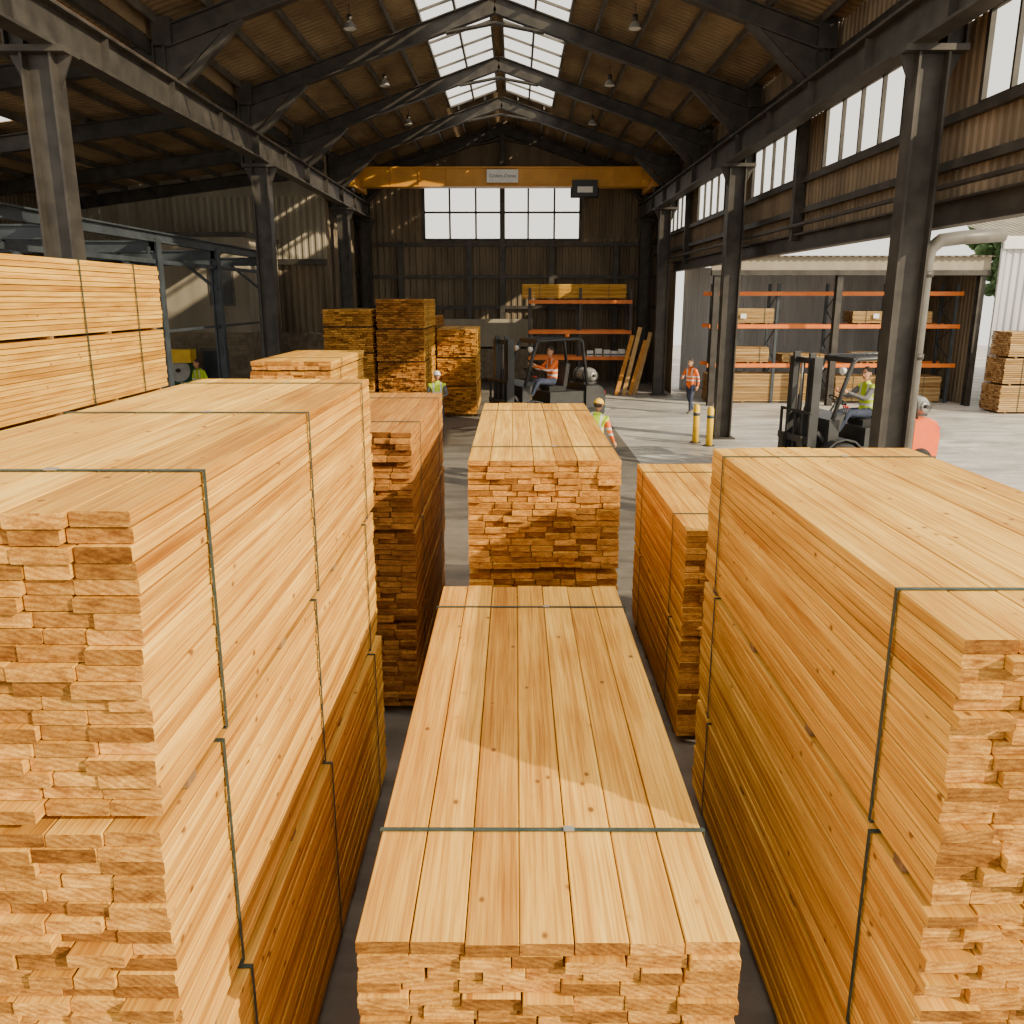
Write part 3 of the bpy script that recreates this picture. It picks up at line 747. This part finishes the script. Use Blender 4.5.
def stand(walk=0, lean=0, armL=None, armR=None):
    J = dict(pelvis=(0, 0, .95), waist=(0, -.3 * lean * .3, 1.1), chest=(0, -lean * .35, 1.32), neck=(0, -lean * .5, 1.48), nape=(0, -lean * .6 - .01, 1.545))
    for s, k in (('L', 1), ('R', -1)):
        J['sh' + s] = (k * .19, -lean * .42, 1.42); J['el' + s] = (k * .25, -lean * .42 + .03 + k * walk * .1, 1.14); J['wr' + s] = (k * .27, -lean * .42 - .07 + k * walk * .2, .91)
        J['hip' + s] = (k * .095, 0, .9); J['kn' + s] = (k * .11, -.02 - k * walk * .18, .5); J['an' + s] = (k * .115, .03 - k * walk * .3 + (.1 if k * walk < 0 else 0), .1 + (.03 if k * walk < 0 else 0)); J['to' + s] = (k * .13, J['an' + s][1] - .16, .05)
    if armL: J['elL'], J['wrL'] = armL
    if armR: J['elR'], J['wrR'] = armR
    return J
def sit():
    J = dict(pelvis=(0, 0, .95), waist=(0, .01, 1.08), chest=(0, 0, 1.3), neck=(0, -.03, 1.46), nape=(0, -.045, 1.525))
    for s, k in (('L', 1), ('R', -1)):
        J['sh' + s] = (k * .19, -.01, 1.4); J['el' + s] = (k * .25, -.16, 1.17); J['wr' + s] = (k * .14, -.40, 1.2)
        J['hip' + s] = (k * .1, -.04, .92); J['kn' + s] = (k * .14, -.46, .94); J['an' + s] = (k * .13, -.56, .53); J['to' + s] = (k * .14, -.72, .47)
    return J
person('warehouse_worker', stand(.2, .05, ((.25, -.12, 1.17), (.1, -.34, 1.14))), (-2.12, 23.2, 0), .2, 'vest_y', 'navy', 'grey_cloth', hat='white', scale=1.0)
person('warehouse_worker', stand(.8, .1), (1.6, 16.6, 0), math.pi - .5, 'vest_y', 'navy', 'vest_o', hat='bollard', headpitch=.2)
person('warehouse_worker', stand(.5, .05, None, ((-.26, -.12, 1.16), (-.1, -.34, 1.2))), (5.75, 28.0, 0), -.9, 'vest_o', 'navy', 'vest_o')
person('warehouse_worker', stand(.5, .15), (-9.45, 25.8, 0), -.6, 'vest_y', 'navy', 'vest_y', scale=1.08)

# ------------------------------------------------------------------ forklifts
def forklift(name, loc, rotz, scale, bodym, cwm):
    r = empty(name, loc, rotz, scale)
    mb = MB()   # chassis
    mb.bx(-.75, .95, -.5, .5, .32, .62, bodym)
    mb.bx(-.75, -.55, -.5, .5, .6, 1.12, bodym)
    mb.add([(-.75, -.5, 1.12), (-.75, .5, 1.12), (-.45, .5, 1.22), (-.45, -.5, 1.22), (-.55, -.5, .9), (-.55, .5, .9)], [(0, 1, 2, 3), (3, 2, 5, 4), (0, 3, 4), (1, 5, 2)], 'fl_dark')
    mb.bx(.0, .95, -.48, .48, .62, .95, bodym)
    mb.bx(-.3, -.05, -.62, -.5, .25, .42, 'fl_dark'); mb.bx(-.3, -.05, .5, .62, .25, .42, 'fl_dark')
    for y in (-.56, .56):
        for k in range(6):
            a0 = math.pi * (.05 + .15 * k); a1 = a0 + math.pi * .15
            mb.beam((-.5 + .43 * math.cos(a0), y, .36 + .43 * math.sin(a0)), (-.5 + .43 * math.cos(a1), y, .36 + .43 * math.sin(a1)), .22, .03, 'fl_dark', (0, 0, 1) if k in (0, 1, 4, 5) else (1, 0, 0))
    mb.obj('chassis', parent=r)
    mb = MB()
    pr = [(.95, .3), (1.42, .3), (1.52, .42), (1.54, .8), (1.46, 1.02), (1.3, 1.1), (.95, 1.1)]
    n = len(pr); vs = []
    for y, k in ((-.55, .93), (-.48, 1), (.48, 1), (.55, .93)):
        for x, z in pr: vs.append((.95 + (x - .95) * k, y, .3 + (z - .3) * (1 if k == 1 else .96)))
    fs = [tuple(range(n)), tuple(3 * n + i for i in reversed(range(n)))]
    for j in range(3):
        for i in range(n): fs.append((j * n + i, (j + 1) * n + i, (j + 1) * n + (i + 1) % n, j * n + (i + 1) % n))
    mb.add(vs, fs, cwm)
    mb.bx(1.5, 1.56, -.15, .15, .45, .58, 'fl_dark')
    for y in (-.4, .4): mb.bx(1.5, 1.55, y - .06, y + .06, .85, .93, 'red')
    mb.obj('counterweight', parent=r)
    mb = MB()
    for x, rr, w, yy in ((-.5, .36, .24, .56), (1.12, .28, .2, .48)):
        for s in (-1, 1):
            y = s * yy
            mb.tube([(x, y - w / 2, rr), (x, y - w / 2 + .03, rr), (x, y + w / 2 - .03, rr), (x, y + w / 2, rr)], [rr * .9, rr, rr, rr * .9], 'rubber', 28)
            yo = y + s * w / 2
            mb.tube([(x, yo - s * .01, rr), (x, yo + s * .012, rr)], rr * .56, 'tank', 20); mb.tube([(x, yo, rr), (x, yo + s * .04, rr)], rr * .2, 'fl_dark', 12)
            for k in range(6):
                a = k * math.pi / 3; mb.tube([(x + rr * .38 * math.cos(a), yo, rr + rr * .38 * math.sin(a)), (x + rr * .38 * math.cos(a), yo + s * .025, rr + rr * .38 * math.sin(a))], .02, 'fl_dark', 6)
    mb.obj('wheels', parent=r)
    mb = MB()
    for y in (-.36, .36):
        mb.bx(-1.08, -.92, y - .05, y + .05, .12, 2.2, 'fl_dark'); s = 1 if y > 0 else -1
        mb.bx(-1.1, -.98, y - s * .1 - .03, y - s * .1 + .03, .16, 2.28, 'fl_dark')
        mb.tube([(-.93, y * .62, .3), (-.93, y * .62, 1.5)], .045, 'fl_dark', 12); mb.tube([(-.93, y * .62, 1.5), (-.93, y * .62, 2.15)], .025, 'tank', 10)
        mb.beam((-.9, y, .9), (-.6, y, .55), .06, .06, 'fl_dark')
    for z in (.2, 1.15, 2.14): mb.bx(-1.04, -.96, -.4, .4, z - .05, z + .05, 'fl_dark')
    for y in (-.08, .08): mb.tube([(-1.08, y, .5), (-1.08, y, 2.1)], .015, 'steel', 6)
    mb.obj('mast', parent=r)
    mb = MB()
    for z in (.3, .75): mb.bx(-1.16, -1.1, -.52, .52, z - .06, z + .06, 'fl_dark')
    for y in (-.48, -.24, 0, .24, .48): mb.bx(-1.15, -1.11, y - .02, y + .02, .3, 1.25, 'fl_dark')
    mb.bx(-1.15, -1.11, -.5, .5, 1.22, 1.27, 'fl_dark')
    for y in (-.3, .3):
        mb.bx(-1.21, -1.16, y - .06, y + .06, .12, .82, 'steel')
        mb.add([(-1.21, y - .06, .16), (-1.21, y + .06, .16), (-1.21, y + .06, .11), (-1.21, y - .06, .11), (-2.2, y - .05, .13), (-2.2, y + .05, .13), (-2.2, y + .05, .115), (-2.2, y - .05, .115)],
               [(0, 1, 5, 4), (3, 7, 6, 2), (0, 4, 7, 3), (1, 2, 6, 5), (4, 5, 6, 7)], 'steel')
    mb.obj('carriage_and_forks', parent=r)
    mb = MB()
    for y in (-.47, .47):
        mb.tube([(-.68, y, 1.1), (-.5, y * .98, 1.7), (-.36, y * .95, 2.1), (-.28, y * .95, 2.17), (.75, y * .95, 2.2), (.86, y * .95, 2.14), (1.02, y, 1.08)], .04, 'fl_dark', 10)
    for i in range(9): mb.bx(-.3 + i * .13 - .015, -.3 + i * .13 + .015, -.46, .46, 2.17, 2.21, 'fl_dark')
    mb.bx(-.36, -.3, -.46, .46, 2.1, 2.2, 'fl_dark'); mb.bx(.78, .84, -.46, .46, 2.12, 2.2, 'fl_dark')
    for y in (-.38, .38):
        mb.tube([(-.44, y, 1.98), (-.52, y, 1.96)], [.05, .07], 'lens', 12)
    mb.tube([(.7, 0, 2.2), (.7, 0, 2.32)], .05, 'orange', 12)
    mb.obj('overhead_guard', parent=r)
    mb = MB()
    mb.bx(.1, .55, -.24, .24, .95, 1.06, 'rubber'); 
    mb.box((.58, 0, 1.32), (.1, .44, .56), 'rubber', Matrix.Rotation(.15, 3, 'Y'))
    mb.tube([(-.5, 0, 1.1), (-.32, 0, 1.38)], .022, 'fl_dark', 8)
    c = Vector((-.3, 0, 1.41)); ax = Vector((.18, 0, .28)).normalized(); u = Vector((0, 1, 0)); w = ax.cross(u)
    mb.tube([c + (u * math.cos(a) + w * math.sin(a)) * .17 for a in [k * math.pi / 10 for k in range(21)]], .014, 'rubber', 6, cap=False)
    for a in (0, 2.1, 4.2): mb.tube([c, c + (u * math.cos(a) + w * math.sin(a)) * .17], .01, 'fl_dark', 6)
    for k, y in enumerate((-.3, -.36, -.42)): mb.tube([(-.4, y, 1.1), (-.36, y, 1.32)], .01, 'fl_dark', 6); mb.ell((-.36, y, 1.33), (.02, .02, .025), 'red', 8, 6)
    mb.obj('seat_and_controls', parent=r)
    mb = MB()
    mb.tube([(1.22, -.42, 1.3), (1.22, -.38, 1.3), (1.22, -.3, 1.3), (1.22, .3, 1.3), (1.22, .38, 1.3), (1.22, .42, 1.3)], [.06, .12, .165, .165, .12, .06], 'tank', 20)
    mb.tube([(1.22, -.5, 1.3), (1.22, -.4, 1.3)], .035, 'fl_dark', 10)
    mb.tube([(1.22, -.46, 1.3), (1.22, -.42, 1.3)], .11, 'tank', 14, cap=False)
    for y in (-.2, .2): mb.tube([(1.22 + .18 * math.cos(a), y, 1.3 + .18 * math.sin(a)) for a in [k * math.pi / 8 for k in range(17)]], .014, 'fl_dark', 6, cap=False)
    mb.bx(1.05, 1.4, -.28, .28, 1.1, 1.15, 'fl_dark')
    mb.obj('gas_tank', parent=r)
    return r
def driver(fl_loc, rotz, sc, vest):
    J = sit()
    J['wrL'] = (.13, -.52, 1.33); J['wrR'] = (-.13, -.52, 1.33); J['elL'] = (.25, -.22, 1.2); J['elR'] = (-.25, -.22, 1.2)
    for k in 'LR':
        J['an' + k] = (J['an' + k][0], -.62, .62); J['to' + k] = (J['to' + k][0], -.78, .57)
    lp = Matrix.Rotation(rotz, 3, 'Z') @ Vector((.3, 0, .24)) * sc
    return person('forklift_driver', J, (fl_loc[0] + lp.x, fl_loc[1] + lp.y, fl_loc[2] + lp.z), rotz - math.pi / 2, vest, 'navy', 'grey_cloth' if vest == 'vest_ys' else 'vest_o', scale=sc, hat=None, headyaw=.5)
FL1 = ((.75, 24.5, 0), .45, 1.18); FL2 = ((7.12, 18.0, 0), .22, 1.15)
forklift('forklift', *FL1, 'fl_dark', 'fl_dark'); driver(*FL1, 'vest_os')
forklift('forklift', *FL2, 'fl_dark', 'fl_orange'); driver(*FL2, 'vest_ys')

# ------------------------------------------------------------------ light
w = D.worlds.new('World'); C.scene.world = w; w.use_nodes = True
bg = w.node_tree.nodes['Background']; bg.inputs[0].default_value = (1, .94, .83, 1); bg.inputs[1].default_value = 1.7
sd = D.lights.new('sun', 'SUN'); sd.energy = 7.5; sd.angle = .012; sd.color = (1, .84, .58)
so = D.objects.new('sun', sd); COL.objects.link(so)
to_sun = Vector((.74, -.50, .43)).normalized()
so.rotation_euler = to_sun.to_track_quat('Z', 'Y').to_euler(); so.location = (20, -10, 20)

# ------------------------------------------------------------------ camera
cam = D.cameras.new('camera'); co = D.objects.new('camera', cam); COL.objects.link(co)
co.location = (0, 0, H); cam.sensor_width = 36; cam.lens = 850 / 1024 * 36; cam.clip_end = 300
co.rotation_euler = (math.radians(90 - 14.13), 0, math.radians(.2))
C.scene.camera = co
